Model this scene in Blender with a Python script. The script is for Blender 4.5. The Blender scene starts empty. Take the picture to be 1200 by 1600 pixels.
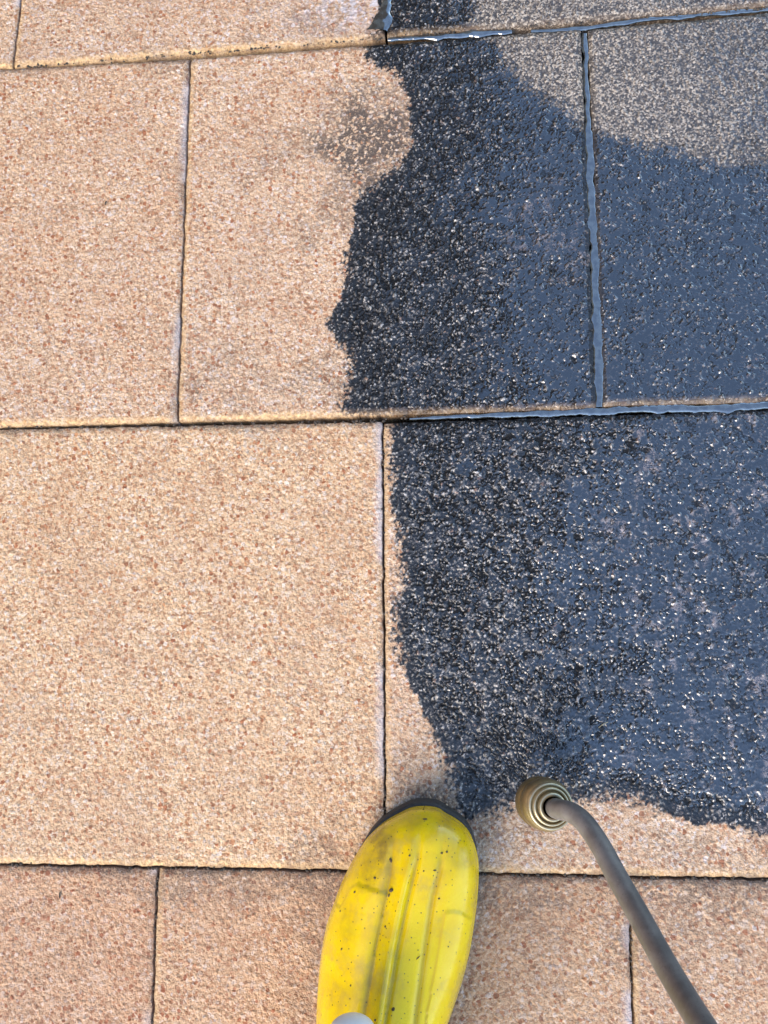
import bpy, math, random
import numpy as np
sc = bpy.context.scene
random.seed(4)
RNG = np.random.default_rng(11)

# ------------------------------------------------------------------ camera
CAM = np.array([0.2369, 0.1739, 0.7454]); ROT = (0.18047, 0.09916, -0.00274); F = 1300.0
cam = bpy.data.cameras.new('camera'); co = bpy.data.objects.new('camera', cam)
sc.collection.objects.link(co); co.location = CAM; co.rotation_euler = ROT
cam.sensor_fit = 'VERTICAL'; cam.sensor_height = 36; cam.lens = 36 * F / 1600
cam.clip_start = 0.02; cam.clip_end = 500
sc.camera = co

# ------------------------------------------------------------------ sky and sun
SUN_AZ, SUN_EL = math.radians(214), math.radians(38)
w = bpy.data.worlds.new("World"); sc.world = w; w.use_nodes = True
nt = w.node_tree
sky = nt.nodes.new('ShaderNodeTexSky'); sky.sky_type = 'NISHITA'; sky.sun_disc = False
sky.sun_elevation = SUN_EL; sky.sun_rotation = SUN_AZ
sky.air_density = 1.0; sky.dust_density = 0.2; sky.ozone_density = 0.8
bgn = nt.nodes['Background']; nt.links.new(sky.outputs[0], bgn.inputs[0]); bgn.inputs[1].default_value = 0.15
ld = bpy.data.lights.new('sun', 'SUN'); ld.energy = 1.4; ld.angle = math.radians(36); ld.color = (1.0, 0.85, 0.68)
lo = bpy.data.objects.new('sun', ld); sc.collection.objects.link(lo)
from mathutils import Vector
sd = Vector((math.sin(SUN_AZ) * math.cos(SUN_EL), math.cos(SUN_AZ) * math.cos(SUN_EL), math.sin(SUN_EL)))
lo.rotation_euler = sd.to_track_quat('Z', 'Y').to_euler()
sc.view_settings.view_transform = 'Standard'; sc.view_settings.look = 'None'
sc.view_settings.gamma = 1; sc.view_settings.use_curve_mapping = False
sc.view_settings.exposure = 1.78

# ------------------------------------------------------------------ measuring helpers
def rotm(rx, ry, rz):
    c, s = math.cos, math.sin
    X = np.array([[1, 0, 0], [0, c(rx), -s(rx)], [0, s(rx), c(rx)]])
    Y = np.array([[c(ry), 0, s(ry)], [0, 1, 0], [-s(ry), 0, c(ry)]])
    Z = np.array([[c(rz), -s(rz), 0], [s(rz), c(rz), 0], [0, 0, 1]])
    return Z @ Y @ X
RM = rotm(*ROT)
def at(px, py, z=0.0):
    "point at height z whose place in the photograph is px, py"
    d = RM @ np.array([(px - 600) / F, (800 - py) / F, -1.0])
    return CAM + d * (z - CAM[2]) / d[2]
def g2(px, py):
    return at(px, py)[:2]
def interp(xs, ys, x):
    return np.interp(x, xs, ys)

# ------------------------------------------------------------------ noise
def hsh(i, j, k):
    i = i.astype(np.int64); j = j.astype(np.int64)
    n = (i * 374761393 + j * 668265263 + k * 1442695041) & 0xffffffff
    n = ((n ^ (n >> 13)) * 1274126177) & 0xffffffff
    n = ((n ^ (n >> 16)) * 2246822519) & 0xffffffff
    return ((n ^ (n >> 15)) & 0xffffff) / float(0x1000000)
def vnoise(x, y, k=0):
    i = np.floor(x); j = np.floor(y); u = x - i; v = y - j
    u = u * u * (3 - 2 * u); v = v * v * (3 - 2 * v)
    a = hsh(i, j, k); b = hsh(i + 1, j, k); c = hsh(i, j + 1, k); d = hsh(i + 1, j + 1, k)
    return (a * (1 - u) + b * u) * (1 - v) + (c * (1 - u) + d * u) * v
def fbm(x, y, s, k=0, oct=4):
    t = 0; a = 0.5; n = 0
    for o in range(oct):
        t = t + a * vnoise(x / s + 17.3 * o, y / s - 9.1 * o, k + o); n += a
        a *= 0.5; s = s / 2.03
    return t / n
def worley(x, y, k=0, jit=0.9):
    "bumps: height of the nearest grain's dome (0..1), its random value, distance"
    i = np.floor(x); j = np.floor(y)
    best = np.full(x.shape, 9.0); rv = np.zeros(x.shape); second = np.full(x.shape, 9.0)
    for di in (-1, 0, 1):
        for dj in (-1, 0, 1):
            ii = i + di; jj = j + dj
            cx = ii + 0.5 + jit * (hsh(ii, jj, k) - 0.5); cy = jj + 0.5 + jit * (hsh(ii, jj, k + 1) - 0.5)
            sz = 0.75 + 0.6 * hsh(ii, jj, k + 3)
            an = hsh(ii, jj, k + 4) * 3.1416; ca = np.cos(an); sa = np.sin(an)
            dx = x - cx; dy = y - cy
            d = np.sqrt((dx * ca + dy * sa) ** 2 + ((-dx * sa + dy * ca) * 1.5) ** 2) / sz
            m = d < best
            second = np.where(m, best, np.minimum(second, d))
            rv = np.where(m, hsh(ii, jj, k + 2), rv); best = np.where(m, d, best)
    return best, rv, second
def sstep(a, b, x):
    t = np.clip((x - a) / (b - a), 0, 1); return t * t * (3 - 2 * t)
def sdf(poly, X, Y):
    "signed distance, positive inside"
    P = np.asarray(poly); n = len(P); d2 = np.full(X.shape, 1e9); ins = np.zeros(X.shape, bool)
    for a in range(n):
        x0, y0 = P[a]; x1, y1 = P[(a + 1) % n]
        ex, ey = x1 - x0, y1 - y0
        t = np.clip(((X - x0) * ex + (Y - y0) * ey) / (ex * ex + ey * ey + 1e-12), 0, 1)
        d2 = np.minimum(d2, (X - x0 - t * ex) ** 2 + (Y - y0 - t * ey) ** 2)
        c = ((y0 > Y) != (y1 > Y)) & (X < (x1 - x0) * (Y - y0) / (y1 - y0 + 1e-15) + x0)
        ins ^= c
    return np.where(ins, 1, -1) * np.sqrt(d2)

# ------------------------------------------------------------------ where dirt, damp and water lie on the paving
DIRT = [(592,-500),(592,-60),(592,0),(588,45),(574,62),(572,92),(590,106),(612,112),(636,150),(641,200),(637,247),(610,267),(583,284),(562,300),
 (550,333),(547,367),(537,400),(537,433),(530,467),(515,492),(510,508),(527,530),(540,550),(547,573),(540,600),(531,633),(533,652),(608,655),
 (609,700),(612,733),(613,800),(622,833),(627,883),(625,917),(613,943),(615,983),(623,1027),(637,1060),(653,1100),(667,1133),(683,1167),
 (699,1200),(707,1233),(713,1264),(727,1280),(757,1273),(783,1263),(810,1257),(850,1250),(900,1257),(967,1250),(1000,1253),(1033,1267),
 (1067,1280),(1083,1287),(1117,1285),(1150,1291),(1200,1304),(1300,1322),(1700,1360),(1700,-500)]
DAMP = [(738,-400),(742,40),(768,55),(785,85),(800,112),(822,133),(850,152),(885,178),(908,192),(925,200),(960,214),(1000,226),(1060,236),
 (1100,250),(1150,262),(1200,256),(1300,262),(1600,280),(1600,-400)]
DIRT = [g2(*p) for p in DIRT]; DAMP = [g2(*p) for p in DAMP]
def blob(X, Y, px, py, rx, ry, k):
    na = .9 if k == 51 else 2.4
    c = g2(px, py); r = 1 / 1730.0
    d = np.sqrt(((X - c[0]) / (rx * r)) ** 2 + ((Y - c[1]) / (ry * r)) ** 2)
    return np.clip(1.15 - d + na * (fbm(X, Y, 0.022, k) - 0.5), 0, 1)
XA = g2(680, 850)[0]; XB = g2(900, 850)[0]
NOZ = g2(850, 1250)

def fields(X, Y):
    D = sdf(DIRT, X, Y)
    wob = 0.007 * (fbm(X, Y, 0.012, 31) - 0.5) + 0.006 * (fbm(X, Y, 0.004, 35, 2) - 0.5)
    gd, gr_, gs_ = worley(X * 1000 / 2.1 + 3.7, Y * 1000 / 2.1, 301)
    soft = .35 + 1.5 * sstep(.35, .65, fbm(X, Y, .05, 305, 2))
    dirt = sstep(-0.6, 0.6, (D + wob * 1.3) / (.0042 * soft) + 1.7 * (gr_ - .5))
    A = sdf(DAMP, X, Y)
    lite = sstep(-0.9, 0.9, (A + wob * 2.2) / .008 + 1.2 * (gr_ - .5)) * dirt
    lite = lite * (1 - .45 * sstep(g2(960,150)[0], g2(1220,150)[0], X + .05 * (fbm(X, Y, .03, 55, 3) - .5)))
    semi = np.zeros_like(X)
    for a in ((580,222,110,120,.85,1),(500,345,60,55,.33,2),(530,520,22,40,.55,3),(480,590,70,60,.30,4),(650,1240,50,30,.50,5),(640,1190,30,60,.25,6),
              (420,250,70,60,.18,7),(500,1450,50,150,.30,8),(300,1385,150,26,.30,9),(480,1392,95,30,.45,10),(215,1390,90,20,.35,11),  # tall blob left of the boot paints in its contact shade
              (820,1395,190,26,.38,12),(1100,1395,150,26,.45,13),(800,1290,90,30,.22,14),(1100,1330,160,30,.22,15),(1050,1450,110,70,.25,16),
              (840,1500,80,60,.15,17),(60,1520,90,100,.10,18),(340,595,60,50,.28,19),(255,100,50,25,.25,20),(520,20,130,60,.25,21),(590,80,24,30,.45,22)):
        semi = np.maximum(semi, a[4] * np.minimum(1, 1.4 * blob(X, Y, *a[:4], 50 + a[5])))
    # water film, thin by the cleaned edge and deep to the right
    r3 = sstep(g2(900,640)[1] + .01, g2(900,640)[1] - .01, Y)      # the nearer slabs drain a little more
    xa = XA - .05 - .05 * r3; xb = XB + .0 + .11 * r3
    film = np.clip((X + 0.15 * (fbm(X, Y, 0.06, 71) - 0.5) + .05 * (fbm(X, Y, .012, 75, 3) - .5) - xa) / (xb - xa), 0, 1) * sstep(0.0, 0.03, D)
    film = film * (.78 + .5 * (fbm(X, Y, .035, 78, 3) - .35))
    low = 0.6 * sstep(g2(900,900)[1], g2(900,1200)[1], Y)
    film = np.maximum(film, low * sstep(0.0, 0.02, D) * sstep(g2(760,1200)[0], g2(1000,1200)[0], X))
    film = film * (1 - 0.85 * lite) + 0.22 * dirt
    c = g2(500, -20)                                      # foam and water lying near the far joint
    wet1 = sstep(g2(400, 20)[0], g2(590, 20)[0], X) * sstep(g2(500,80)[1], g2(500,10)[1], Y) * (1 - dirt)
    film = np.maximum(film, 0.9 * wet1)
    return D, dirt, lite, semi, np.clip(film, 0, 1), wet1

def grains(X, Y, D, film):
    wx = X * 1000 + 1.6 * (vnoise(X * 500, Y * 500, 91) - .5); wy = Y * 1000 + 1.6 * (vnoise(X * 500, Y * 500, 92) - .5)
    d1, r1, s1 = worley(wx / 3.4, wy / 3.4, 101)
    d2, r2, s2 = worley(wx / 1.75, wy / 1.75, 111)
    b1 = np.clip(1 - (d1 / 0.62) ** 2, 0, 1); b2 = np.clip(1 - (d2 / 0.62) ** 2, 0, 1)
    d4, r4, s4 = worley(wx / 4.4 + 5.3, wy / 4.4, 141)
    b4 = np.clip(1 - (d4 / 0.50) ** 2, 0, 1) * np.clip(r4 * 1.5 - .45, 0, 1.1)
    h = 0.55 * b1 * (0.15 + r1) + 0.34 * b2 * (0.3 + r2) + 0.95 * b4 + 0.35 * (fbm(X, Y, 0.009, 121, 3) - 0.5)
    # ripples pushed out from the nozzle: lumps stretched across the flow
    dx = X - NOZ[0]; dy = Y - NOZ[1]; rr = np.sqrt(dx * dx + dy * dy) + 1e-4; th = np.arctan2(dy, dx)
    d3, r3, s3 = worley(rr * 1000 / 3.6 + 0.8 * vnoise(X * 240, Y * 240, 93), th * 42 + 0.8 * vnoise(X * 240, Y * 240, 94), 131)
    b3 = np.clip(1 - (d3 / 0.75) ** 2, 0, 1) * (0.2 + r3)
    # crevices the film does not bridge: curved round the nozzle on the near slab, upright on the far ones
    nx_ = 1.5 * vnoise(X * 300, Y * 300, 95); ny_ = 1.5 * vnoise(X * 300, Y * 300, 96)
    dc, rc_, sc_ = worley(rr * 1000 / 5.0 + nx_, th * 28 + ny_, 151)
    de, re_, se_ = worley(X * 1000 / 4.2 + nx_, Y * 1000 / 7.5 + ny_, 161)
    gate = sstep(.38, .52, fbm(X, Y, .007, 165, 2))
    ck1 = sstep(.30, .13, sc_ - dc) * gate; ck2 = sstep(.27, .10, se_ - de) * gate
    return h, b3, r1, r2, b4, ck1, ck2

# ------------------------------------------------------------------ materials
def new_mat(name):
    m = bpy.data.materials.new(name); m.use_nodes = True
    return m, m.node_tree, m.node_tree.nodes['Principled BSDF']
class NB:
    def __init__(s, t): s.t = t
    def n(s, typ, **kw):
        nd = s.t.nodes.new(typ)
        for k, v in kw.items(): setattr(nd, k, v)
        return nd
    def put(s, sock, v):
        if isinstance(v, bpy.types.NodeSocket): s.t.links.new(v, sock)
        elif v is not None: sock.default_value = v
    def math(s, op, a, b=None, c=None, clamp=False):
        nd = s.n('ShaderNodeMath', operation=op, use_clamp=clamp)
        for i, v in enumerate((a, b, c)):
            if v is not None: s.put(nd.inputs[i], v)
        return nd.outputs[0]
    def mix(s, f, a, b, blend='MIX'):
        nd = s.n('ShaderNodeMix', data_type='RGBA', blend_type=blend)
        s.put(nd.inputs[0], f); s.put(nd.inputs[6], a); s.put(nd.inputs[7], b)
        return nd.outputs[2]
    def ss(s, v, a, b, lo=0.0, hi=1.0):
        nd = s.n('ShaderNodeMapRange', interpolation_type='SMOOTHSTEP')
        for i, x in enumerate((v, a, b, lo, hi)): s.put(nd.inputs[i], x)
        return nd.outputs[0]
    def attr(s, name):
        return s.n('ShaderNodeAttribute', attribute_name=name).outputs['Fac']
    def noise(s, vec, sc_, det=2, rough=0.5):
        nd = s.n('ShaderNodeTexNoise'); s.put(nd.inputs['Vector'], vec)
        nd.inputs['Scale'].default_value = sc_; nd.inputs['Detail'].default_value = det; nd.inputs['Roughness'].default_value = rough
        return nd
    def vor(s, vec, sc_, feat='F1'):
        nd = s.n('ShaderNodeTexVoronoi', feature=feat); s.put(nd.inputs['Vector'], vec); nd.inputs['Scale'].default_value = sc_
        return nd
    def ramp(s, f, stops, interp='LINEAR'):
        nd = s.n('ShaderNodeValToRGB'); cr = nd.color_ramp; cr.interpolation = interp
        while len(cr.elements) < len(stops): cr.elements.new(0.5)
        for e, (p, c) in zip(cr.elements, stops): e.position = p; e.color = (*c, 1)
        s.put(nd.inputs[0], f); return nd.outputs[0]

def paving_material(name='exposed_aggregate_concrete'):
    m, t, p = new_mat(name); b = NB(t)
    pos = b.n('ShaderNodeNewGeometry').outputs['Position']
    wn = b.noise(pos, 420, 2)
    warp = b.n('ShaderNodeVectorMath', operation='MULTIPLY_ADD')
    b.put(warp.inputs[0], wn.outputs['Color']); warp.inputs[1].default_value = (.0018, .0018, 0); b.put(warp.inputs[2], pos)
    wp = warp.outputs[0]; rnd = b.attr('grain')
    dirt, lite, semi, film = b.attr('dirt'), b.attr('dried'), b.attr('stain_shade'), b.attr('film')
    h, sun_tint, grime, pale = b.attr('height'), b.attr('sun_tint'), b.attr('grime'), b.attr('pale')
    tone = b.n('ShaderNodeObjectInfo').outputs['Color']
    sep = b.n('ShaderNodeSeparateColor')
    v1 = b.vor(wp, 640); b.put(sep.inputs[0], v1.outputs['Color'])
    sep2 = b.n('ShaderNodeSeparateColor'); v2 = b.vor(wp, 330); b.put(sep2.inputs[0], v2.outputs['Color'])
    sep3 = b.n('ShaderNodeSeparateColor'); v3 = b.vor(wp, 230); b.put(sep3.inputs[0], v3.outputs['Color'])
    r1, r2, r3 = sep.outputs[0], sep2.outputs[0], sep3.outputs[0]
    base = b.ramp(r1, [(0, (.56, .34, .18)), (.15, (.70, .49, .30)), (.55, (.78, .58, .37)), (.85, (.82, .65, .45)), (1, (.90, .80, .66))])
    c = b.mix(b.math('MULTIPLY', b.ss(r2, .87, .89), .6), base, (.42, .19, .09, 1))
    clump = b.noise(pos, 42, 3).outputs[0]
    rust = b.math('MULTIPLY', b.ss(b.math('ADD', r3, b.math('MULTIPLY', clump, .5)), 1.04, 1.07), b.ss(v3.outputs['Distance'], .46, .38))
    c = b.mix(b.math('MULTIPLY', rust, .8), c, b.ramp(sep3.outputs[1], [(0, (.30, .11, .05)), (.6, (.42, .18, .08)), (1, (.5, .27, .12))]))
    wht = b.math('MULTIPLY', b.ss(sep3.outputs[2], .93, .95), b.ss(v3.outputs['Distance'], .42, .30))
    c = b.mix(b.math('MULTIPLY', wht, .75), c, (.88, .85, .80, 1))
    wht2 = b.ss(sep2.outputs[1], .88, .9)
    c = b.mix(b.math('MULTIPLY', wht2, .55), c, (.86, .80, .72, 1))
    wpc = b.n('ShaderNodeVectorMath', operation='MULTIPLY_ADD'); b.put(wpc.inputs[0], b.noise(pos, 260, 2).outputs['Color']); wpc.inputs[1].default_value = (.0045, .0045, 0); b.put(wpc.inputs[2], pos)
    v5 = b.vor(wpc.outputs[0], 210); sp5 = b.n('ShaderNodeSeparateColor'); b.put(sp5.inputs[0], v5.outputs['Color'])
    dens = b.noise(pos, 11, 4, .6).outputs[0]
    chip = b.math('MULTIPLY', b.ss(b.math('ADD', sp5.outputs[0], b.math('MULTIPLY', b.math('SUBTRACT', dens, .5), .5)), .77, .79), b.ss(b.math('ADD', v5.outputs['Distance'], b.math('MULTIPLY', sp5.outputs[1], .16)), .50, .42))
    c = b.mix(b.math('MULTIPLY', chip, .95), c, b.ramp(sp5.outputs[2], [(0, (.36, .11, .035)), (.5, (.50, .19, .07)), (1, (.60, .32, .15))]))
    pchip = b.math('MULTIPLY', b.ss(sp5.outputs[1], .95, .96), b.ss(v5.outputs['Distance'], .46, .36))
    c = b.mix(b.math('MULTIPLY', pchip, .8), c, (.92, .88, .82, 1))
    c = b.mix(b.ss(dens, .40, .66, 0, .22), c, (.58, .34, .18, 1))
    c = b.mix(1.0, c, tone, 'MULTIPLY')
    # dirt left in the pores between grains
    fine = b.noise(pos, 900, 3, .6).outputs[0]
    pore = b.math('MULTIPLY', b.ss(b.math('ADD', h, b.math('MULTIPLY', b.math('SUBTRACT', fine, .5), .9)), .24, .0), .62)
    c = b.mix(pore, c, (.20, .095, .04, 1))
    big = b.noise(pos, 14, 4).outputs[0]
    c = b.mix(b.ss(big, .35, .75, 0.0, .26), c, (.40, .25, .15, 1))
    # smooth arris with low sun and skylight painted in, soot-like grime by the edges
    c = b.mix(b.math('MULTIPLY', sun_tint, .8), c, b.mix(b.ss(b.noise(pos, 300, 3).outputs[0], .35, .65), (.80, .52, .22, 1), (.40, .22, .08, 1)))
    c = b.mix(b.math('MULTIPLY', pale, .7), c, (.66, .62, .62, 1))
    gr = b.math('MULTIPLY', grime, b.ss(b.math('ADD', fine, b.math('MULTIPLY', big, .2)), .30, .75, 1, .25))
    c = b.mix(gr, c, (.045, .042, .042, 1))
    st = b.math('MULTIPLY', semi, b.ss(b.math('ADD', h, b.math('MULTIPLY', b.math('SUBTRACT', fine, .5), .9)), .85, .12))
    c = b.mix(b.math('MULTIPLY', st, 1.25, clamp=True), c, (.105, .072, .050, 1))
    # black biofilm of the part not washed yet
    top = b.math('MULTIPLY', b.ss(b.math('ADD', h, b.math('MULTIPLY', b.math('SUBTRACT', r1, .5), .55)), .34, .90), b.ss(film, .28, .75, 1.0, .16))
    gcol = b.ramp(r1, [(0, (.02, .018, .016)), (.35, (.055, .05, .045)), (.75, (.13, .115, .10)), (.9, (.26, .22, .18)), (1, (.50, .45, .4))])
    gcol = b.mix(b.math('MULTIPLY', b.ss(r2, .95, .97), .7), gcol, (.22, .11, .06, 1))
    black = b.mix(top, (.006, .0055, .005, 1), gcol)
    fr = b.attr('residue')
    black = b.mix(b.math('MULTIPLY', fr, b.ss(b.math('ADD', fine, b.math('MULTIPLY', h, .3)), .50, .72)), black, (.36, .28, .24, 1))
    dry = b.mix(b.ss(b.math('ADD', h, b.math('ADD', b.math('MULTIPLY', b.math('SUBTRACT', r1, .5), .7), b.math('MULTIPLY', b.math('SUBTRACT', fine, .5), .8))), -.15, .80), (.050, .042, .036, 1),
                b.ramp(r1, [(0, (.085, .062, .044)), (.5, (.22, .170, .122)), (1, (.50, .41, .31))]))
    black = b.mix(lite, black, dry)
    c = b.mix(dirt, c, black)
    b.put(p.inputs['Base Color'], c)
    b.put(p.inputs['Roughness'], b.math('ADD', b.ss(film, 0, .6, .62, .38), 0.0))
    b.put(p.inputs['Specular IOR Level'], b.ss(dirt, 0, 1, .45, .22))
    cw = b.math('MAXIMUM', b.math('MULTIPLY', dirt, b.ss(film, .10, .85, .03, 1.0)), film)
    b.put(p.inputs['Coat Weight'], cw)
    b.put(p.inputs['Coat Roughness'], b.ss(film, 0.1, .8, .30, .15))
    p.inputs['Coat IOR'].default_value = 2.15
    bump = b.n('ShaderNodeBump'); bump.inputs['Distance'].default_value = .0006
    b.put(bump.inputs['Strength'], b.ss(film, .1, .8, 1.0, .05)); b.put(bump.inputs['Height'], b.math('ADD', fine, b.math('MULTIPLY', v1.outputs['Distance'], -.8)))
    b.put(p.inputs['Normal'], bump.outputs[0])
    bump2 = b.n('ShaderNodeBump'); bump2.inputs['Distance'].default_value = .0006
    b.put(bump2.inputs['Strength'], b.ss(film, .1, .8, .35, .04)); b.put(bump2.inputs['Height'], fine)
    b.put(p.inputs['Coat Normal'], bump2.outputs[0])
    return m
PAVE = paving_material()

def simple(name, col, rough=.5, metal=0, nz=0, nscale=200, col2=None, spec=.5, coat=0, bump=0):
    m, t, p = new_mat(name); b = NB(t)
    pos = b.n('ShaderNodeNewGeometry').outputs['Position']
    n = b.noise(pos, nscale, 4, .6).outputs[0]
    b.put(p.inputs['Base Color'], b.mix(b.ss(n, .35, .65), (*col, 1), (*(col2 or col), 1)))
    b.put(p.inputs['Roughness'], b.ss(n, .3, .7, rough, min(1, rough + nz)))
    p.inputs['Metallic'].default_value = metal; p.inputs['Specular IOR Level'].default_value = spec
    p.inputs['Coat Weight'].default_value = coat
    if bump:
        bp = b.n('ShaderNodeBump'); bp.inputs['Distance'].default_value = bump; bp.inputs['Strength'].default_value = .6
        b.put(bp.inputs['Height'], n); b.put(p.inputs['Normal'], bp.outputs[0])
    return m

# ------------------------------------------------------------------ object helpers
def link(o, parent=None):
    sc.collection.objects.link(o)
    if parent is not None: o.parent = parent
    return o
def tag(o, label=None, cat=None, group=None, kind=None):
    if label: o['label'] = label
    if cat: o['category'] = cat
    if group: o['group'] = group
    if kind: o['kind'] = kind
    return o
def empty(name, loc=(0, 0, 0)):
    o = bpy.data.objects.new(name, None); o.location = loc; o.empty_display_size = .05; return link(o)
def grid_mesh(name, V, attrs=None, closed_u=False, smooth=True):
    "V: (rows, cols, 3)"
    R, C = V.shape[:2]
    me = bpy.data.meshes.new(name); me.vertices.add(R * C); me.vertices.foreach_set('co', V.reshape(-1).astype(np.float32))
    i, j = np.meshgrid(np.arange(R - 1), np.arange(C if closed_u else C - 1), indexing='ij')
    j2 = (j + 1) % C
    q = np.stack([i * C + j, i * C + j2, (i + 1) * C + j2, (i + 1) * C + j], -1).reshape(-1, 4)
    me.loops.add(q.size); me.loops.foreach_set('vertex_index', q.reshape(-1).astype(np.int32))
    me.polygons.add(len(q)); me.polygons.foreach_set('loop_start', (np.arange(len(q)) * 4).astype(np.int32))
    try: me.polygons.foreach_set('loop_total', np.full(len(q), 4, np.int32))
    except Exception: pass
    me.update(calc_edges=True)
    if smooth: me.polygons.foreach_set('use_smooth', np.ones(len(q), bool))
    for k, a in (attrs or {}).items():
        at_ = me.attributes.new(k, 'FLOAT', 'POINT'); at_.data.foreach_set('value', a.reshape(-1).astype(np.float32))
    return me
def add_obj(name, me, mat, parent=None):
    o = bpy.data.objects.new(name, me); me.materials.append(mat); return link(o, parent)
def py_mesh(name, verts, faces, smooth=True):
    me = bpy.data.meshes.new(name); me.from_pydata([tuple(map(float, v)) for v in verts], [], faces); me.update()
    if smooth: me.polygons.foreach_set('use_smooth', np.ones(len(me.polygons), bool))
    return me

# ------------------------------------------------------------------ ground and paving
SOIL = simple('dark_soil', (.035, .028, .022), .9, nscale=60, col2=(.06, .05, .035), bump=.002)
def flat_sheet(name, x0, x1, y0, y1, z, n, mat):
    xs = np.linspace(x0, x1, n); ys = np.linspace(y0, y1, n); X, Y = np.meshgrid(xs, ys)
    return add_obj(name, grid_mesh(name, np.stack([X, Y, X * 0 + z], -1)), mat)
tag(flat_sheet('ground', -150, 150, -150, 150, -0.05, 30, SOIL), kind='structure')

ROW12 = [(-200,117),(20,106),(297,90),(450,71),(600,60),(740,50),(912,43),(1000,29),(1200,11),(1500,-14)]
ROW23 = [(-200,674),(0,669),(277,660),(450,659),(598,657),(700,651),(800,647),(938,641),(1200,634),(1500,628)]
ROW34 = [(-200,1347),(0,1351),(245,1356),(602,1363),(983,1371),(1200,1375),(1500,1380)]
W12, W23, W34 = [np.array([g2(*p) for p in r]) for r in (ROW12, ROW23, ROW34)]
def ly(Wl, x): return float(np.interp(x, Wl[:, 0], Wl[:, 1]))
def corner(Wl, px, py, dx=0):
    x = g2(px, py)[0] + dx; return x
P = 0.4
# xs of joints on each line (world)
j1 = [g2(20,106)[0], g2(603,58)[0]]
j2t = [g2(297,90)[0], g2(913,43)[0]]; j2b = [g2(277,660)[0], g2(937,641)[0]]
j3t = g2(598,657)[0]; j3b = g2(602,1363)[0]
j4 = [g2(246,1356)[0], g2(983,1371)[0]]; j4b = [g2(237,1610)[0], g2(989,1610)[0]]
s4 = (g2(246,1356)[1] - g2(237,1610)[1])
e4 = [j4[k] + (j4b[k] - j4[k]) * 0.4 / s4 for k in (0, 1)]
# slab: (x-left bottom, x-right bottom, x-right top, x-left top), bottom line, top line
top1 = lambda x: ly(W12, x) + 0.4
bot4 = lambda x: ly(W34, x) - 0.4
l12 = lambda x: ly(W12, x); l23 = lambda x: ly(W23, x); l34 = lambda x: ly(W34, x)
G = 0.0011
SL = [
 # name-label, bottom fn, top fn, xl_b, xr_b, xr_t, xl_t, gaps (bottom,right,top,left), tone
 ('cleaned slab sliver in the upper left corner of the pavement', l12, top1, j1[0]-P, j1[0], j1[0]+.01, j1[0]-P+.01, (G,G,G,G), (.93,.84,.78)),
 ('cleaned pinkish slab at the top with blue water lying by its right corner', l12, top1, j1[0], j1[1], j1[1], j1[0]+.01, (G*1.2,G,G,G), (.92,.84,.80)),
 ('dark unwashed slab along the top right edge, above the wet joint', l12, top1, j1[1], j1[1]+P, j1[1]+P, j1[1], (.0030,G,G,.0016), (.9,.9,.9)),
 ('unwashed slab in the top right corner', l12, top1, j1[1]+P, j1[1]+2*P, j1[1]+2*P, j1[1]+P, (.003,G,G,G), (.9,.9,.9)),
 ('clean peach slab on the left, second row from the top', l23, l12, j2b[0]-P, j2b[0], j2t[0], j2t[0]-P, (G,G,G,G), (.95,.84,.76)),
 ('half washed slab, peach on its left and black on its right, second row', l23, l12, j2b[0], j2b[1], j2t[1], j2t[0], (.0012,.0036,.0014,G), (.95,.86,.80)),
 ('wet blue-black slab at the right edge with a grey damp upper part', l23, l12, j2b[1], j2b[1]+P, j2t[1]+P, j2t[1], (.0036,G,.003,.0036), (.9,.9,.9)),
 ('large clean yellowish slab left of the boot and the dark patch', l34, l23, j3b-P, j3b, j3t, j3t-P, (G,G,G,G), (1.0,.88,.74)),
 ('wet black slab above the boot with a clean strip round its lower left', l34, l23, j3b, j3b+P, j3t+P, j3t, (G,G,.0024,G), (.96,.88,.83)),
 ('brownish clean slab in the lower left corner', bot4, l34, e4[0]-P, e4[0], j4[0], j4[0]-P, (G,G,G,G), (.84,.66,.54)),
 ('clean brown slab that the boot stands on', bot4, l34, e4[0], e4[1], j4[1], j4[0], (G,G,G,G), (.86,.71,.59)),
 ('clean speckled slab in the lower right corner, right of the lance', bot4, l34, e4[1], e4[1]+P, j4[1]+P, j4[1], (G,G,G,G), (.86,.74,.65)),
]
VX0, VX1 = g2(-40, 800)[0] - .05, g2(1240, 0)[0] + .05
VY0, VY1 = g2(600, 1650)[1] - .03, g2(600, -60)[1] + .04
VX0 = min(g2(-40,0)[0], g2(-40,1650)[0]); VX1 = max(g2(1240,0)[0], g2(1240,1650)[0])
def spaced(a, b, v0, v1, f=.0008, c=.006):
    "positions from a to b, fine where in view"
    out = [a]; x = a
    while x < b - 1e-6:
        x += f if (v0 - c) < x < v1 else c
        out.append(min(x, b))
    return np.array(out)
pavement = empty('pavement'); tag(pavement, kind='structure')
EW = .0055
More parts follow.
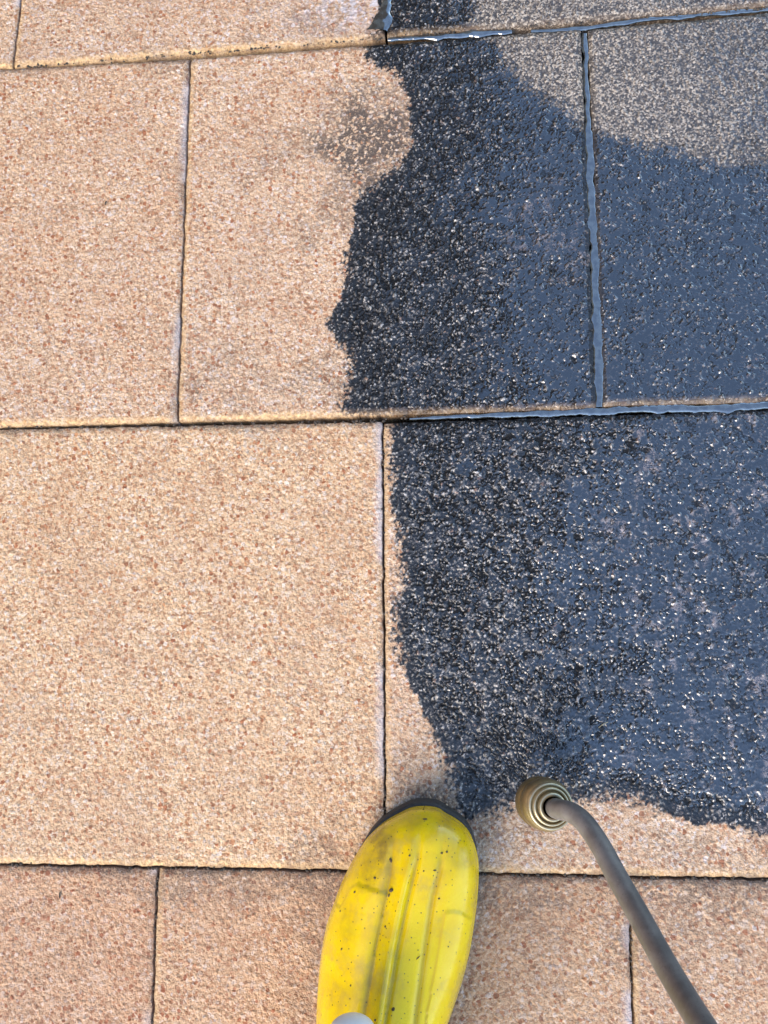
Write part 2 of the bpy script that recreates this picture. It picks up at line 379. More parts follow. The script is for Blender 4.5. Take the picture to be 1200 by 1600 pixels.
for (label, fb, ft, xlb, xrb, xrt, xlt, gaps, tone) in SL:
    gb, gr, gt, gl = gaps
    A = np.array([xlb + gl, fb(xlb) + gb]); B = np.array([xrb - gr, fb(xrb) + gb]); Cc = np.array([xrt - gr, ft(xrt) - gt]); Dd = np.array([xlt + gl, ft(xlt) - gt])
    U = (spaced(min(A[0], Dd[0]), max(B[0], Cc[0]), VX0, VX1)); U = (U - U[0]) / (U[-1] - U[0])
    Vv = spaced(min(A[1], B[1]), max(Cc[1], Dd[1]), VY0, VY1); Vv = (Vv - Vv[0]) / (Vv[-1] - Vv[0])
    U = np.r_[0, U, 1]; Vv = np.r_[0, Vv, 1]
    u, v = np.meshgrid(U, Vv)
    X = (A[0] * (1 - u) + B[0] * u) * (1 - v) + (Dd[0] * (1 - u) + Cc[0] * u) * v
    Y = (A[1] * (1 - u) + B[1] * u) * (1 - v) + (Dd[1] * (1 - u) + Cc[1] * u) * v
    # distance to each edge
    dB = v * 0.4; dT = (1 - v) * 0.4; dL = u * 0.4; dR = (1 - u) * 0.4
    e = np.minimum(np.minimum(dB, dT), np.minimum(dL, dR))
    D, dirt, lite, semi, film, wet1 = fields(X, Y)
    fall = np.clip(1 - e / .012, 0, 1)
    X = X + fall * .0011 * (fbm(X, Y, .007, 501, 3) - .5) * 2; Y = Y + fall * .0011 * (fbm(X, Y, .007, 505, 3) - .5) * 2
    h, b3, r1, r2, b4, ck1, ck2 = grains(X, Y, D, film)
    row3 = 1.0 if fb is l34 and ft is l23 else 0.0
    flow = dirt * row3 * sstep(0.0, .03, D)
    h = h + flow * 0.22 * b3
    ew = EW * (1 + .5 * (vnoise(X / .006, Y / .006, 7) - .5))
    ein = sstep(0.0, 1.0, e / ew)
    h = h * (0.35 + .65 * ein)
    hn0 = np.clip(h / 0.95, 0, 1)
    ck = (ck1 if row3 else ck2) * dirt * (1 - lite) * sstep(.0, .02, D) * (1 - .35 * sstep(.75, 1.0, film) * (1 if row3 else 1.2))
    ck = np.clip(ck, 0, 1)
    lev = -0.33 + .60 * film + 0.26 * (fbm(X, Y, .02, 141, 2) - .5)
    k = 0.06
    mx = np.maximum(h, lev); hw = mx + k * np.log1p(np.exp(-np.abs(h - lev) / k))
    wm = np.clip(np.maximum(dirt, film), 0, 1)
    z = h * (1 - wm) + hw * wm
    z = z * (1 - .25 * lite) - .9 * ck
    z = z * (1 + .35 * dirt) * 0.001 - (.0015 * np.clip(1 - np.minimum(dB, dT) / ew, 0, 1) ** 1.6 + .0008 * np.clip(1 - np.minimum(dL, dR) / ew, 0, 1) ** 1.6)
    z = z + .0004 * (fbm(X, Y, .08, 151, 2) - .5)
    z = z + (zo := float(RNG.uniform(-.0005, .0005))) + (u - .5) * float(RNG.uniform(-.0006, .0006)) + (v - .5) * float(RNG.uniform(-.0006, .0006))
    rim = np.zeros_like(u, bool); rim[0] = rim[-1] = True; rim[:, 0] = rim[:, -1] = True
    z = np.where(rim, -.045, z)
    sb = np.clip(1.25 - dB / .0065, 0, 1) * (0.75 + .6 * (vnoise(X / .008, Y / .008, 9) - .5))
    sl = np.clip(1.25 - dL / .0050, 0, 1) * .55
    sun_tint = np.clip(np.maximum(sb, sl), 0, 1) * (1 - dirt * (.25 + .6 * (sl > sb)) ) * (1 - .6 * lite)  # lower and left arris coloured as if low sun warmed it
    tn = fbm(X, Y, .03, 161, 3)
    grime = np.clip(1 - dT / (.004 + .034 * np.clip(tn - .35, 0, 1)), 0, 1) * sstep(.36, .60, fbm(X, Y, .05, 171, 3))
    rr = np.clip(1 - dR / .012, 0, 1) * sstep(.50, .62, fbm(X, Y, .035, 181, 3))
    grime = np.clip(np.maximum(grime * 1.0, rr * .8), 0, 1)
    lfe = np.clip(1 - e / .0015, 0, 1) * .7
    grime = np.maximum(grime, lfe)
    pale = .6 * np.clip(1.2 - dR / .0075, 0, 1) * sstep(.48, .62, fbm(X, Y, .05, 191, 3)) * (1 - dirt)  # right arris whitened as though it caught skylight
    pale = np.maximum(pale, .9 * wet1 * sstep(.45, .6, fbm(X, Y, .006, 195, 3)))
    # light mineral residue in upright streaks where the film lies
    rs = sstep(.54, .74, fbm(X * 2.2, Y * .8, .02, 201, 5)) * sstep(g2(930,800)[0], g2(1000,800)[0], X) * row3
    cb = np.maximum(blob(X, Y, 955, 830, 30, 26, 211) * 1.2, blob(X, Y, 830, 320, 70, 34, 212) * .6)
    cb = np.maximum(cb, blob(X, Y, 870, 380, 60, 60, 213) * .5)
    residue = np.clip(np.maximum(rs * .55, cb), 0, 1) * dirt * sstep(.42, .62, fbm(X, Y, .005, 215, 3))
    dirt_a = dirt * (1 - sun_tint * .55)
    me = grid_mesh('paving_slab', np.stack([X, Y, z], -1), dict(dirt=dirt_a, dried=lite, stain_shade=semi * (1 - dirt), film=film * np.where(e > .004, 1, .35) * (1 - .40 * dirt * sstep(.0, .25, h - lev) * sstep(.3, .6, film)) * (1 - ck),
                   height=hn0 * (1 - ck), grain=r1, sun_tint=sun_tint, grime=grime * (1 - dirt), pale=pale, residue=residue))
    o = add_obj('paving_slab', me, PAVE, pavement)
    o.color = (tone[0] * .80, tone[1] * .785, tone[2] * .79, 1); o['label'] = label

# further paving out to the sides, coarser
def outer_paving():
    vs, fs, dq = [], [], []
    for r in range(-5, 8):
        y0 = l34(.1) + .4 * r if r else l34(.1)
        off = j4[0] if r % 2 else j3b
        for cidx in range(-8, 9):
            x0 = off + .4 * cidx
            if -1 <= r <= 2:
                lims = {-1: (e4[0]-P, e4[1]+P), 0: (j3b-P, j3b+P), 1: (j2b[0]-P, j2b[1]+P), 2: (j1[0]-P, j1[1]+2*P)}[r]
                if x0 + .2 > lims[0] and x0 + .2 < lims[1]: continue
                if x0 + .4 > lims[0] and x0 < lims[0]: x0 = lims[0] - .4
                if x0 < lims[1] and x0 > lims[1] - .2: x0 = lims[1]
            g, ch = .0012, .004
            n = len(vs); y1 = y0 + .4; dq += [float((x0 > .35 and y0 > -.05) if r < 4 else x0 > -.1)] * 12
            for (q, zz) in ((g, -.045), (g, -.0026), (g + ch, -.0004)):
                vs += [(x0 + q, y0 + q, zz), (x0 + .4 - q, y0 + q, zz), (x0 + .4 - q, y1 - q, zz), (x0 + q, y1 - q, zz)]
            for l in (0, 4):
                for s in range(4): fs.append((n + l + s, n + l + (s + 1) % 4, n + l + 4 + (s + 1) % 4, n + l + 4 + s))
            fs.append((n + 8, n + 9, n + 10, n + 11))
    me = py_mesh('outer_paving', vs, fs, False)
    for k_, v_ in (('height', .5),):
        a_ = me.attributes.new(k_, 'FLOAT', 'POINT'); a_.data.foreach_set('value', np.full(len(vs), v_, np.float32))
    for k_, m_ in (('dirt', 1.0), ('film', .5)):
        a_ = me.attributes.new(k_, 'FLOAT', 'POINT'); a_.data.foreach_set('value', (np.array(dq) * m_).astype(np.float32))
    o = add_obj('paving', me, PAVE); o.color = (.75, .67, .6, 1); tag(o, kind='structure')
outer_paving()

# unseen backdrop added upper left to give the wet film a dark reflection
BRK = simple('added_wall_brown', (.13, .085, .05), .85, nscale=6, col2=(.10, .065, .04), bump=.003)
def added_wall():
    a_ = math.radians(310); c_ = np.array([math.sin(a_), math.cos(a_)]) * 1.7; t_ = np.array([c_[1], -c_[0]]) / 1.7; n_ = c_ / 1.7
    vs, fs = [], []
    for z_ in (-.05, 2.3):
        for (p_, q_) in ((-4, 0), (4, 0), (4, .3), (-4, .3)):
            v_ = c_ + t_ * p_ + n_ * q_; vs.append((v_[0], v_[1], z_))
    fs = [(0,1,5,4),(1,2,6,5),(2,3,7,6),(3,0,4,7),(4,5,6,7),(3,2,1,0)]
    tag(add_obj('added_wall', py_mesh('added_wall', vs, fs, False), BRK), kind='structure')
added_wall()

# ------------------------------------------------------------------ water lying in the joints
def water_material():
    m, t, p = new_mat('joint_water'); b = NB(t)
    pos = b.n('ShaderNodeNewGeometry').outputs['Position']
    n = b.noise(pos, 160, 3).outputs[0]
    b.put(p.inputs['Base Color'], b.mix(b.ss(n, .4, .6), (.020, .022, .022, 1), (.05, .06, .06, 1)))
    p.inputs['Roughness'].default_value = .06; p.inputs['Specular IOR Level'].default_value = .8
    p.inputs['Coat Weight'].default_value = 1; p.inputs['Coat IOR'].default_value = 2.4; p.inputs['Coat Roughness'].default_value = .03
    return m
WAT = water_material()
def water_strip(pts, widths, seed, zc=-.0005):
    "rounded bead of water following the joint"
    pts = np.array(pts); L = np.r_[0, np.cumsum(np.hypot(*np.diff(pts, axis=0).T))]
    n = int(L[-1] / .0012); s = np.linspace(0, L[-1], n)
    x = np.interp(s, L, pts[:, 0]); y = np.interp(s, L, pts[:, 1]); wd = np.interp(s, L, widths)
    tx = np.gradient(x); ty = np.gradient(y); q = np.hypot(tx, ty); nx, ny = -ty / q, tx / q
    wl = wd * (.75 + 1.5 * (fbm(s, s * 0 + seed, .012, seed, 3) - .35)); wr = wd * (.75 + 1.5 * (fbm(s, s * 0 + seed, .012, seed + 5, 3) - .35))
    lv = zc + .0012 * (fbm(s, s * 0 + 3.3, .018, seed + 9, 2) - .5)
    cols = np.linspace(-1, 1, 9)
    V = np.zeros((n, 9, 3))
    for c_, t_ in enumerate(cols):
        hw_ = np.where(t_ < 0, wl, wr) * .5
        V[:, c_, 0] = x + nx * hw_ * t_; V[:, c_, 1] = y + ny * hw_ * t_
        V[:, c_, 2] = lv - .0016 * abs(t_) ** 5
    return V
def px_line(*p): return [g2(*q) for q in p]
strips = [
 (px_line((914,52),(917,130),(919.5,190),(922,260),(925,330),(929,420),(933,520),(936,600),(937.5,636)), [.0065,.006,.0075,.010,.011,.0105,.0105,.0095,.007], 3, .0002),
 (px_line((640,654),(720,650),(800,647),(938,641),(1050,638),(1200,634),(1300,632)), [.002,.004,.0065,.0075,.0080,.0085,.0085], 13, .0001),
 (px_line((606,60),(680,56),(740,50),(800,47)), [.004,.006,.007,.006], 23, -.0008),
 (px_line((830,46),(912,41),(1000,28),(1100,20),(1200,11),(1300,5)), [.004,.005,.0045,.004,.004,.004], 33, -.0018),
 (px_line((596,48),(599,30),(603,10),(606,-20),(608,-60)), [.022,.015,.013,.011,.010], 43, .0014),
]
for pts, wds, seed, zc in strips:
    V = water_strip(pts, wds, seed, zc)
    tag(add_obj('water', grid_mesh('water', V), WAT), kind='structure')

# ------------------------------------------------------------------ rubber boot
def boot_material():
    m, t, p = new_mat('yellow_rubber'); b = NB(t)
    pos = b.n('ShaderNodeNewGeometry').outputs['Position']
    n1 = b.noise(pos, 28, 4, .6).outputs[0]; n2 = b.noise(pos, 120, 4, .65).outputs[0]
    c = b.mix(b.ss(n1, .35, .7), (.84, .58, .003, 1), (.78, .48, .004, 1))
    # worn scuffs and dried mud film
    c = b.mix(b.ss(b.math('ADD', n1, b.math('MULTIPLY', n2, .35)), .68, .86, 0, .55), c, (.50, .36, .06, 1))
    c = b.mix(b.math('MULTIPLY', b.attr('groove'), .55), c, (.26, .15, .01, 1))
    c = b.mix(b.math('MULTIPLY', b.attr('muddy'), b.ss(n2, .3, .62, .30, .85)), c, (.20, .12, .025, 1))
    v = b.vor(pos, 190); sp = b.n('ShaderNodeSeparateColor'); b.put(sp.inputs[0], v.outputs['Color'])
    spot = b.math('MULTIPLY', b.ss(sp.outputs[0], .86, .88), b.ss(b.math('ADD', v.outputs['Distance'], b.math('MULTIPLY', n2, .12)), .20, .13))
    v2 = b.vor(pos, 420); sp2 = b.n('ShaderNodeSeparateColor'); b.put(sp2.inputs[0], v2.outputs['Color'])
    spot2 = b.math('MULTIPLY', b.ss(sp2.outputs[0], .84, .86), b.ss(v2.outputs['Distance'], .26, .18))
    c = b.mix(b.math('MULTIPLY', b.math('MAXIMUM', spot, spot2), .85), c, (.07, .045, .02, 1))
    b.put(p.inputs['Base Color'], c)
    b.put(p.inputs['Roughness'], b.ss(n2, .3, .7, .16, .34))
    p.inputs['Coat Weight'].default_value = .25; p.inputs['Coat Roughness'].default_value = .12
    p.inputs['Specular IOR Level'].default_value = .4; p.inputs['Subsurface Weight'].default_value = .08; p.inputs['Subsurface Radius'].default_value = (.006, .004, .001)
    bp = b.n('ShaderNodeBump'); bp.inputs['Distance'].default_value = .0006; bp.inputs['Strength'].default_value = .35
    b.put(bp.inputs['Height'], b.math('ADD', n2, b.math('MULTIPLY', spot, .8))); b.put(p.inputs['Normal'], bp.outputs[0])
    return m
YEL = boot_material()
BLK = simple('black_rubber', (.018, .018, .020), .55, nz=.2, nscale=300, col2=(.04, .038, .035), bump=.0004)
edges = [(1268,655,668),(1274,626,693),(1282,610,709),(1291,595,723),(1308,576,737),(1339,556,746),(1375,537,746),(1410,524,743),(1445,512,738),
         (1481,505,732),(1520,500,722),(1552,498,712),(1600,497,695)]
st = []
for py, xl, xr in edges:
    a_ = at(xl, py, .036); b_ = at(xr, py, .036); st.append((a_[1], (a_[0] + b_[0]) / 2, (b_[0] - a_[0]) / 2))
st = np.array(st); YT = st[0, 0] + .0015
sS = YT - st[:, 0]                                   # distance from the toe
cS = st[:, 1].copy(); wS = st[:, 2].copy(); wS[0] = .012
dc = (cS[-1] - cS[-4]) / (sS[-1] - sS[-4])
sx = np.array([.21, .24, .27, .285, .295]); sS = np.r_[0, sS, sx]
cS = np.r_[cS[0], cS, cS[-1] + dc * (sx - sS[-6])]; wS = np.r_[0, wS, .047, .043, .040, .030, .004]
hs = np.array([0, .003, .007, .0115, .021, .038, .077, .115, .154, .18, .21, .235, .27, .295]); hz = np.array([.037, .044, .050, .055, .0615, .067, .073, .081, .091, .100, .108, .112, .110, .09])
def wv(s): return np.interp(np.sqrt(s), np.sqrt(sS), wS)
def cv(s): return np.interp(s, sS, cS)
def hv(s): return np.interp(np.sqrt(s), np.sqrt(hs), hz)
def smooth1(a, n=5):
    for _ in range(n):
        b_ = a.copy(); b_[1:-1] = (a[:-2] + 2 * a[1:-1] + a[2:]) / 4; a = b_
    return a
def guide(pts, z):
    q = np.array([at(px, py, z) for px, py in pts]); o_ = np.argsort(YT - q[:, 1]); return (YT - q[o_, 1]), q[o_, 0]
rl = guide([(610,1330),(606,1380),(600,1410),(583,1495),(570,1580),(562,1660)], .085)
rc = guide([(641,1291),(638,1353),(621,1424),(607,1495),(592,1600),(586,1660)], .085)
rrg = guide([(655,1300),(650,1353),(633,1424),(618,1495),(604,1580),(594,1660)], .085)
p2 = guide([(692,1320),(686,1367),(675,1410),(664,1481),(650,1580),(640,1660)], .082)
p3 = guide([(716,1320),(710,1367),(698,1410),(686,1481),(668,1580),(658,1660)], .078)
NR, NC = 300, 190
tt = np.linspace(0, 1, NR); srow = .295 * (1 - np.cos(np.pi / 2 * tt ** 1.0)) * 1.0
srow = np.r_[np.linspace(0, .07, 90)[:-1] ** 2 / .07, np.linspace(.07, .295, 210)]
ww = smooth1(wv(srow), 14); cc = smooth1(cv(srow), 14); hh = smooth1(hv(srow), 20)
ww[0] = 0.0002
phi = np.linspace(-1, 1, NC)
V = np.zeros((len(srow), NC, 3)); GR = np.zeros((len(srow), NC)); MU = np.zeros((len(srow), NC))
for i_, s_ in enumerate(srow):
    w_, c_, h_ = ww[i_], cc[i_], hh[i_]
    f_ = np.clip(np.abs(phi) / .80, 0, 1); ang = f_ * np.pi / 2
    z0 = .036
    x_ = np.sign(phi) * w_ * np.abs(np.sin(ang)) ** .92; z_ = z0 + (h_ - z0) * np.abs(np.cos(ang)) ** .86
    lowm = np.abs(phi) > .80; tlow = np.clip((np.abs(phi) - .80) / .20, 0, 1)
    x_ = np.where(lowm, np.sign(phi) * w_ * (1 - .035 * np.sin(tlow * np.pi) ), x_)
    z_ = np.where(lowm, z0 - (z0 - .015) * tlow, z_)
    X_ = c_ + x_
    a_ = sstep(.006, .05, s_); topm = sstep(.0, .35, np.cos(ang) ) * (~lowm)
    gx = lambda q, sg: np.exp(-((X_ - np.interp(s_, *q)) / sg) ** 2)
    dz = a_ * (.0034 * gx(rc, .0042) - .0026 * gx(rl, .0030) - .0030 * gx(rrg, .0026))
    dz = dz + a_ * (-.0024 * gx(p2, .0026) + .0010 * gx(p3, .0070))
    GR[i_] = np.clip(a_ * (gx(rl, .0018) * .9 + gx(rrg, .0015) * .8 + gx(p2, .0022) * .7), 0, 1)
    # the side panels are a second layer with a stepped front edge
    Yw = YT - s_
    lineL = np.interp(X_, [at(530,1420,.06)[0], at(545,1393,.07)[0], at(555,1387,.072)[0], at(603,1402,.08)[0]], [at(530,1420,.06)[1], at(545,1393,.07)[1], at(555,1387,.072)[1], at(603,1402,.08)[1]])
    sdl = lineL - Yw
    dz = dz + np.where(X_ < np.interp(s_, *rl), .0014 * sstep(-.0004, .0008, sdl), 0) * topm
    lineR = np.interp(X_, [at(703,1432,.08)[0], at(722,1436,.075)[0], at(736,1446,.068)[0]], [at(703,1432,.08)[1], at(722,1436,.075)[1], at(736,1446,.068)[1]])
    dz = dz + np.where(X_ > np.interp(s_, *p3), .0014 * sstep(-.0004, .0008, lineR - Yw), 0) * topm
    # thin moulded bead around the foot
    bead = np.exp(-((np.abs(phi) - .80) / .018) ** 2) * .0009
    X_ = X_ + np.sign(phi) * bead
    V[i_, :, 0] = X_; V[i_, :, 1] = Yw; V[i_, :, 2] = z_ + dz * topm
for (px, py, rx, ry, k_, s_) in ((590,1330,30,55,.9,1),(575,1372,22,30,.8,2),(655,1285,45,14,.45,3),(700,1350,36,26,.35,4),(560,1560,60,50,.45,5),(540,1440,16,50,.4,6),(690,1290,30,18,.4,7)):
    c_ = at(px, py, .065); q_ = 1 / 1900
    d_ = np.sqrt(((V[:, :, 0] - c_[0]) / (rx * q_)) ** 2 + ((V[:, :, 1] - c_[1]) / (ry * q_)) ** 2)
    MU = np.maximum(MU, k_ * np.clip(1.2 - d_ + 1.2 * (fbm(V[:, :, 0], V[:, :, 1], .012, 400 + s_) - .5), 0, 1))
# soft dents so the rubber is not perfect
V[:, :, 2] += .0012 * (fbm(V[:, :, 0], V[:, :, 1], .03, 301, 2) - .5) * (V[:, :, 2] > .045)
boot = empty('rubber_boot', (float(cc[60]), float(YT), 0.0))
tag(boot, 'scuffed yellow rubber boot with a black sole, its ribbed toe pointing up the photo', 'boot')
def rel(o, root):
    o.location = -np.array(root.location) if not isinstance(root.location, tuple) else root.location; return o
ub = add_obj('upper', grid_mesh('upper', V, dict(groove=GR, muddy=MU)), YEL, boot); rel(ub, boot)
# sole: outline a little wider than the upper
def loop(off, z, front):
    L, R = [], []
    ss_ = np.r_[np.linspace(0, .07, 40)[:-1] ** 2 / .07, np.linspace(.07, .295, 60)]
    w2 = np.interp(ss_, srow, ww); c2 = np.interp(ss_, srow, cc)
    pts = [(c2[i] - w2[i], YT - ss_[i]) for i in range(len(ss_))][::-1] + [(c2[i] + w2[i], YT - ss_[i]) for i in range(len(ss_))]
    pts = np.array(pts); sl_ = np.r_[0, np.cumsum(np.hypot(*np.diff(np.vstack([pts, pts[:1]]), axis=0).T))]
    qq = np.linspace(0, sl_[-1], 260, endpoint=False); pc = np.vstack([pts, pts[:1]])
    pts = np.stack([np.interp(qq, sl_, pc[:, 0]), np.interp(qq, sl_, pc[:, 1])], 1)
    nxt = np.roll(pts, -1, 0); prv = np.roll(pts, 1, 0); t = nxt - prv; t /= np.linalg.norm(t, axis=1)[:, None] + 1e-9
    nrm = np.stack([-t[:, 1], t[:, 0]], 1)
    for _ in range(4): nrm = (np.roll(nrm, 1, 0) + 2 * nrm + np.roll(nrm, -1, 0)) / 4
    q = pts + nrm * off; q[:, 1] += front * np.exp(-((YT - pts[:, 1]) / .03) ** 2)
    return np.c_[q, np.full(len(q), z)]
rings = [loop(-.03, .0165, 0), loop(-.0004, .0175, .001), loop(.0000, .0165, .0026), loop(.0002, .012, .0034), loop(.0004, .005, .004), loop(-.0004, .0016, .003), loop(-.02, .0014, 0)]
so = add_obj('sole', grid_mesh('sole', np.array(rings), closed_u=True), BLK, boot); rel(so, boot)
# shaft
sh = []
for zz, cy_, rx_, ry_ in ((.060,.230,.040,.056),(.095,.232,.043,.054),(.125,.234,.045,.052),(.131,.234,.0455,.0525),(.131,.234,.042,.049),(.10,.232,.038,.046)):
    a_ = np.linspace(0, 2 * np.pi, 72, endpoint=False)
    sh.append(np.stack([float(np.interp(.235, srow, cc)) + rx_ * np.cos(a_), YT - cy_ + ry_ * np.sin(a_), a_ * 0 + zz], 1))
shaft = add_obj('shaft', grid_mesh('shaft', np.array(sh), closed_u=True), YEL, boot); rel(shaft, boot)

# small bits of dirt and grass on the boot
def crumb(c, r, seed, elong=1.0, ang=0.0):
    rg = random.Random(seed); vs, fs = [], []
    n, mm = 7, 5
    for i in range(mm):
        th = math.pi * i / (mm - 1)
        for j in range(n):
            ph = 2 * math.pi * j / n; q = r * (1 + .35 * (rg.random() - .5))
            x = q * math.sin(th) * math.cos(ph) * elong; y = q * math.sin(th) * math.sin(ph); z = q * math.cos(th) * .6
            vs.append((c[0] + x * math.cos(ang) - y * math.sin(ang), c[1] + x * math.sin(ang) + y * math.cos(ang), c[2] + z))
    for i in range(mm - 1):
        for j in range(n): fs.append((i * n + j, i * n + (j + 1) % n, (i + 1) * n + (j + 1) % n, (i + 1) * n + j))
    return vs, fs
MUD = simple('dried_mud', (.06, .035, .015), .9, nscale=800, col2=(.10, .06, .025))
def surf_z(px, py):
    z = .08
    for _ in range(6):
        q = at(px, py, z); i = int(np.argmin(np.abs(V[:, 0, 1] - q[1]))); j = int(np.argmin(np.abs(V[i, :, 0] - q[0]) + (V[i, :, 2] < .04) * 9)); z = V[i, j, 2]
    return at(px, py, z)
vs, fs = [], []
for k, (px, py, r, el, an) in enumerate(((612,1391,.0014,1.5,.3),(608,1399,.0009,1.5,1.3),(611,1345,.0011,2,1.9),(586,1372,.0010,1.2,0),(640,1337,.0008,1,0),
     (698,1331,.0010,1,0),(690,1333,.0008,1.4,0),(679,1360,.0006,3,.1),(662,1361,.0007,1,0),(614,1577,.0013,1.2,1),(548,1540,.0008,1,0),(534,1483,.0008,1.3,1.4),
     (532,1424,.0009,1,0),(554,1394,.0009,1.2,.5),(700,1479,.0007,1,0),(686,1404,.0008,1,1),(664,1280,.0009,2,0),(602,1448,.0007,1.2,2),(586,1594,.0008,1,1))):
    v_, f_ = crumb(surf_z(px, py), r, k, el, an); fs += [tuple(x + len(vs) for x in f) for f in f_]; vs += v_
for k, (a_, b_) in enumerate((((641,1508),(658,1491)),)):
    A_ = surf_z(*a_); B_ = surf_z(*b_)
    v_, f_ = crumb((A_ + B_) / 2 + np.array([0, 0, .0004]), .0005, 77, float(np.linalg.norm(B_ - A_)) / .001, math.atan2(B_[1] - A_[1], B_[0] - A_[0]))
    fs += [tuple(x + len(vs) for x in f) for f in f_]; vs += v_
md = add_obj('mud_specks', py_mesh('mud_specks', vs, fs), MUD, boot); md['kind'] = 'stuff'; rel(md, boot)

# ------------------------------------------------------------------ pressure washer lance
def tube(path, rad, n=28, cap=True):
    path = np.array(path, float); m_ = len(path); T = np.gradient(path, axis=0); T /= np.linalg.norm(T, axis=1)[:, None]
    up = np.array([.3, .1, 1.0]); N = np.cross(T, up); N /= np.linalg.norm(N, axis=1)[:, None]; B_ = np.cross(T, N)
    a_ = np.linspace(0, 2 * np.pi, n, endpoint=False); r_ = np.broadcast_to(rad, (m_,))
    return path[:, None] + (np.cos(a_)[None, :, None] * N[:, None] + np.sin(a_)[None, :, None] * B_[:, None]) * r_[:, None, None]
def catmull(P, k=14):
    P = np.array(P, float); P = np.vstack([2 * P[0] - P[1], P, 2 * P[-1] - P[-2]]); out = []
    for i in range(1, len(P) - 2):
        for t in np.linspace(0, 1, k, endpoint=False):
            out.append(.5 * ((2 * P[i]) + (-P[i-1] + P[i+1]) * t + (2*P[i-1] - 5*P[i] + 4*P[i+1] - P[i+2]) * t*t + (-P[i-1] + 3*P[i] - 3*P[i+1] + P[i+2]) * t**3))
    out.append(P[-2]); return np.array(out)
NC_ = at(868, 1263, .086); NB_ = at(838, 1251, .030)
ax = (NC_ - NB_) / np.linalg.norm(NC_ - NB_)
lance = empty('pressure_washer_lance', (float(NB_[0]), float(NB_[1]), 0.0))
tag(lance, 'brown metal pressure washer lance with a round brass nozzle, entering at the lower right', 'pressure washer lance')
pth = [at(866,1262,.062), at(868,1263,.080), at(874,1265,.088), at(889,1268,.099), at(904,1277,.107), at(919,1293,.115), at(940,1325,.129), at(963,1368,.146), at(1001,1436,.174), at(1038,1504,.203), at(1074,1565,.232), at(1108,1620,.262)]
dlast = pth[-1] - pth[-3]
for q in (1.0, 2.2, 3.6, 6.0): pth.append(pth[11] + dlast * q)
pp = catmull(pth, 12)
def pipe_material():
    m, t, p = new_mat('tarnished_pipe'); b = NB(t)
    pos = b.n('ShaderNodeNewGeometry').outputs['Position']
    n1 = b.noise(pos, 60, 4, .65).outputs[0]; n2 = b.noise(pos, 700, 3, .6).outputs[0]
    c = b.mix(b.ss(n1, .35, .65), (.165, .145, .13, 1), (.235, .21, .19, 1)); c = b.mix(b.ss(n2, .58, .72, 0, .5), c, (.12, .09, .065, 1))
    c = b.mix(b.ss(n2, .20, .30, .5, 0), c, (.55, .5, .45, 1))
    b.put(p.inputs['Base Color'], c); b.put(p.inputs['Roughness'], b.ss(n1, .3, .7, .42, .55)); p.inputs['Metallic'].default_value = .45
    bp = b.n('ShaderNodeBump'); bp.inputs['Distance'].default_value = .0002; bp.inputs['Strength'].default_value = .5; b.put(bp.inputs['Height'], n2); b.put(p.inputs['Normal'], bp.outputs[0])
    return m
PIPE = pipe_material()
pipe = add_obj('pipe', grid_mesh('pipe', tube(np.vstack([pp, pp[-1] + (pp[-1] - pp[-2]) * .02]), np.r_[np.full(len(pp), .0073), .0001]), closed_u=True), PIPE, lance); rel(pipe, lance)
def brass_material():
    m, t, p = new_mat('dull_brass'); b = NB(t)
    pos = b.n('ShaderNodeNewGeometry').outputs['Position']
    n1 = b.noise(pos, 120, 4, .65).outputs[0]; n2 = b.noise(pos, 900, 2, .6).outputs[0]
    c = b.mix(b.ss(n1, .35, .65), (.42, .30, .13, 1), (.26, .18, .08, 1)); c = b.mix(b.ss(n2, .55, .7, 0, .5), c, (.12, .08, .04, 1))
    c = b.mix(b.math('MULTIPLY', b.attr('worn'), b.ss(n1, .25, .6, .9, .5)), c, (.62, .55, .38, 1))
    b.put(p.inputs['Base Color'], c); b.put(p.inputs['Roughness'], b.ss(n1, .3, .7, .30, .48)); p.inputs['Metallic'].default_value = .75
    return m
BRASS = brass_material()
def lathe(c0, axis, prof, n=96, worn=None):
    axis = axis / np.linalg.norm(axis); e1 = np.cross(axis, (0, 1, 0)); e1 /= np.linalg.norm(e1); e2 = np.cross(axis, e1)
    a_ = np.linspace(0, 2 * np.pi, n, endpoint=False); out = []
    for r, hgt in prof: out.append(c0 + axis * hgt + r * (np.cos(a_)[:, None] * e1 + np.sin(a_)[:, None] * e2))
    V_ = np.array(out); return V_, np.repeat(np.array(worn if worn is not None else [0] * len(prof))[:, None], n, 1)
H = float(np.linalg.norm(NC_ - NB_))
prof = [(.004,.001),(.015,.0),(.0185,.0015),(.0212,.006),(.0222,.010),(.0224,.0225),(.0218,.0235),(.0218,.0245),(.0222,.0255),(.0220,.034),(.0210,.0385),(.0190,.0415),(.0182,.0420)]
wn_ = [0,0,0,0,0,0,0,0,0,0,.2,.5,.8]
prof = [(a_ * .89, b_) for a_, b_ in prof]
V_, W_ = lathe(NB_, ax, prof, worn=wn_)
nz = add_obj('nozzle', grid_mesh('nozzle', V_, dict(worn=W_), closed_u=True), BRASS, lance); rel(nz, lance)
prof2 = [(.0190,.0395),(.0186,.0440),(.0178,.0450),(.0166,.0448),(.0163,.0432),(.0155,.0430),(.0152,.0465),(.0146,.0476),(.0136,.0476),(.0131,.0460),(.0128,.0448),(.0120,.0446),
         (.0118,.0462),(.0112,.0500),(.0108,.0508),(.0095,.0508),(.0088,.0500),(.0081,.0495),(.0080,.0465)]
w2_ = [.2,.9,1,.8,.0,.0,.8,1,.8,.1,.0,.1,.4,.8,1,.9,.5,.2,0]
prof2 = [(a_ * .93, b_) for a_, b_ in prof2]
V_, W_ = lathe(NB_, ax, prof2, worn=w2_)
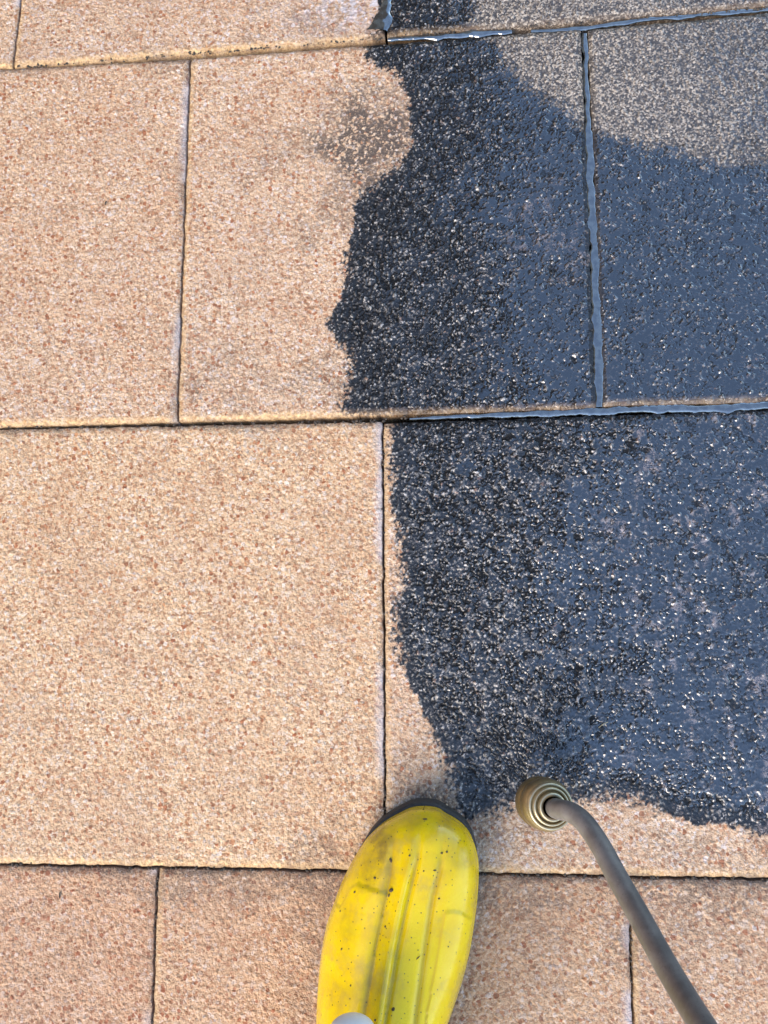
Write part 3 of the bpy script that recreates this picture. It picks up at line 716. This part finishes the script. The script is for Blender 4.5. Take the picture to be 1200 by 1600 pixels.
cl = add_obj('collar', grid_mesh('collar', V_, dict(worn=W_), closed_u=True), BRASS, lance); rel(cl, lance)
WHITE = simple('off_white_plastic', (.60, .60, .57), .5, nz=.1, nscale=60, col2=(.66, .655, .63))
v_, f_ = crumb(at(831, 1265.5, .074), .0016, 5)
ch_ = add_obj('paint_chip', py_mesh('paint_chip', v_, f_), WHITE, lance); rel(ch_, lance); ch_['label'] = 'small white chip stuck on the side of the nozzle'

# ------------------------------------------------------------------ pale rounded handle end over the instep
hp0 = at(550, 1614, .118); hp1 = at(556, 1900, .150)
dirh = (hp1 - hp0) / np.linalg.norm(hp1 - hp0)
hl = np.linspace(0, 1, 16); R_ = .0165
prh = [(R_ * math.sin(a), -R_ * .75 * math.cos(a)) for a in np.linspace(.05, math.pi / 2, 14)] + [(R_, .02), (R_ * .93, .03), (R_ * .93, .35)]
V_, _ = lathe(hp0, dirh, prh, 64)
hd = add_obj('handle', grid_mesh('handle', V_, closed_u=True), WHITE)
tag(hd, 'smooth off-white rounded handle end lying over the yellow boot at the bottom edge', 'handle')

# grit and crumbs of soil lying in the joints
GRIT = simple('joint_grit', (.10, .07, .045), .9, nscale=500, col2=(.03, .025, .02))
vs, fs = [], []; rg = random.Random(8)
def gline(a_, b_, n_, sp):
    for _ in range(n_):
        t = rg.random(); px = a_[0] + (b_[0] - a_[0]) * t + rg.gauss(0, sp); py = a_[1] + (b_[1] - a_[1]) * t + rg.gauss(0, sp)
        v_, f_ = crumb(at(px, py, -.0012), rg.uniform(.0004, .0013), rg.randrange(9999), rg.uniform(1, 1.8), rg.random() * 3)
        global vs, fs
        fs += [tuple(x + len(vs) for x in f) for f in f_]; vs += v_
for a_, b_, n_ in (((0,670),(598,658),70),((0,1351),(560,1363),80),((740,1366),(1200,1375),70),((20,106),(597,60),80),((298,90),(278,660),45),((599,660),(602,1270),50),
                   ((246,1356),(239,1600),30),((984,1371),(989,1600),30),((600,655),(900,641),40),((620,58),(1200,12),60),((20,106),(20,0),14)):
    gline(a_, b_, n_, 1.4)
tag(add_obj('joint_grit', py_mesh('joint_grit', vs, fs), GRIT), 'dark crumbs of soil and grit caught in the joints between the slabs', 'grit', kind='stuff')

# ------------------------------------------------------------------ bits of grass on the paving
TW = simple('dry_grass', (.03, .022, .014), .8, nscale=400, col2=(.05, .035, .02))
TW2 = simple('straw', (.36, .30, .18), .7, nscale=400, col2=(.28, .22, .12))
for (a_, b_, lab, mt, r_) in (((94,1393),(93,1403),'tiny dark splinter on the brownish slab in the lower left corner', TW, .0005),
                      ((935,1137),(950,1128),'short pale straw on the wet black slab above the lance', TW2, .0004),
                      ((166,315),(164,320),'dark crumb of dirt on the peach slab at the upper left', TW, .0006)):
    A_ = at(*a_, .0012); B_ = at(*b_, .0012); m_ = (A_ + B_) / 2 + np.array([0, .0005, .0006])
    o = add_obj('grass_stalk' if mt is TW2 else 'splinter', grid_mesh('stalk', tube(catmull([A_, m_, B_], 4), r_, 6), closed_u=True), mt)
    tag(o, lab, 'plant debris')
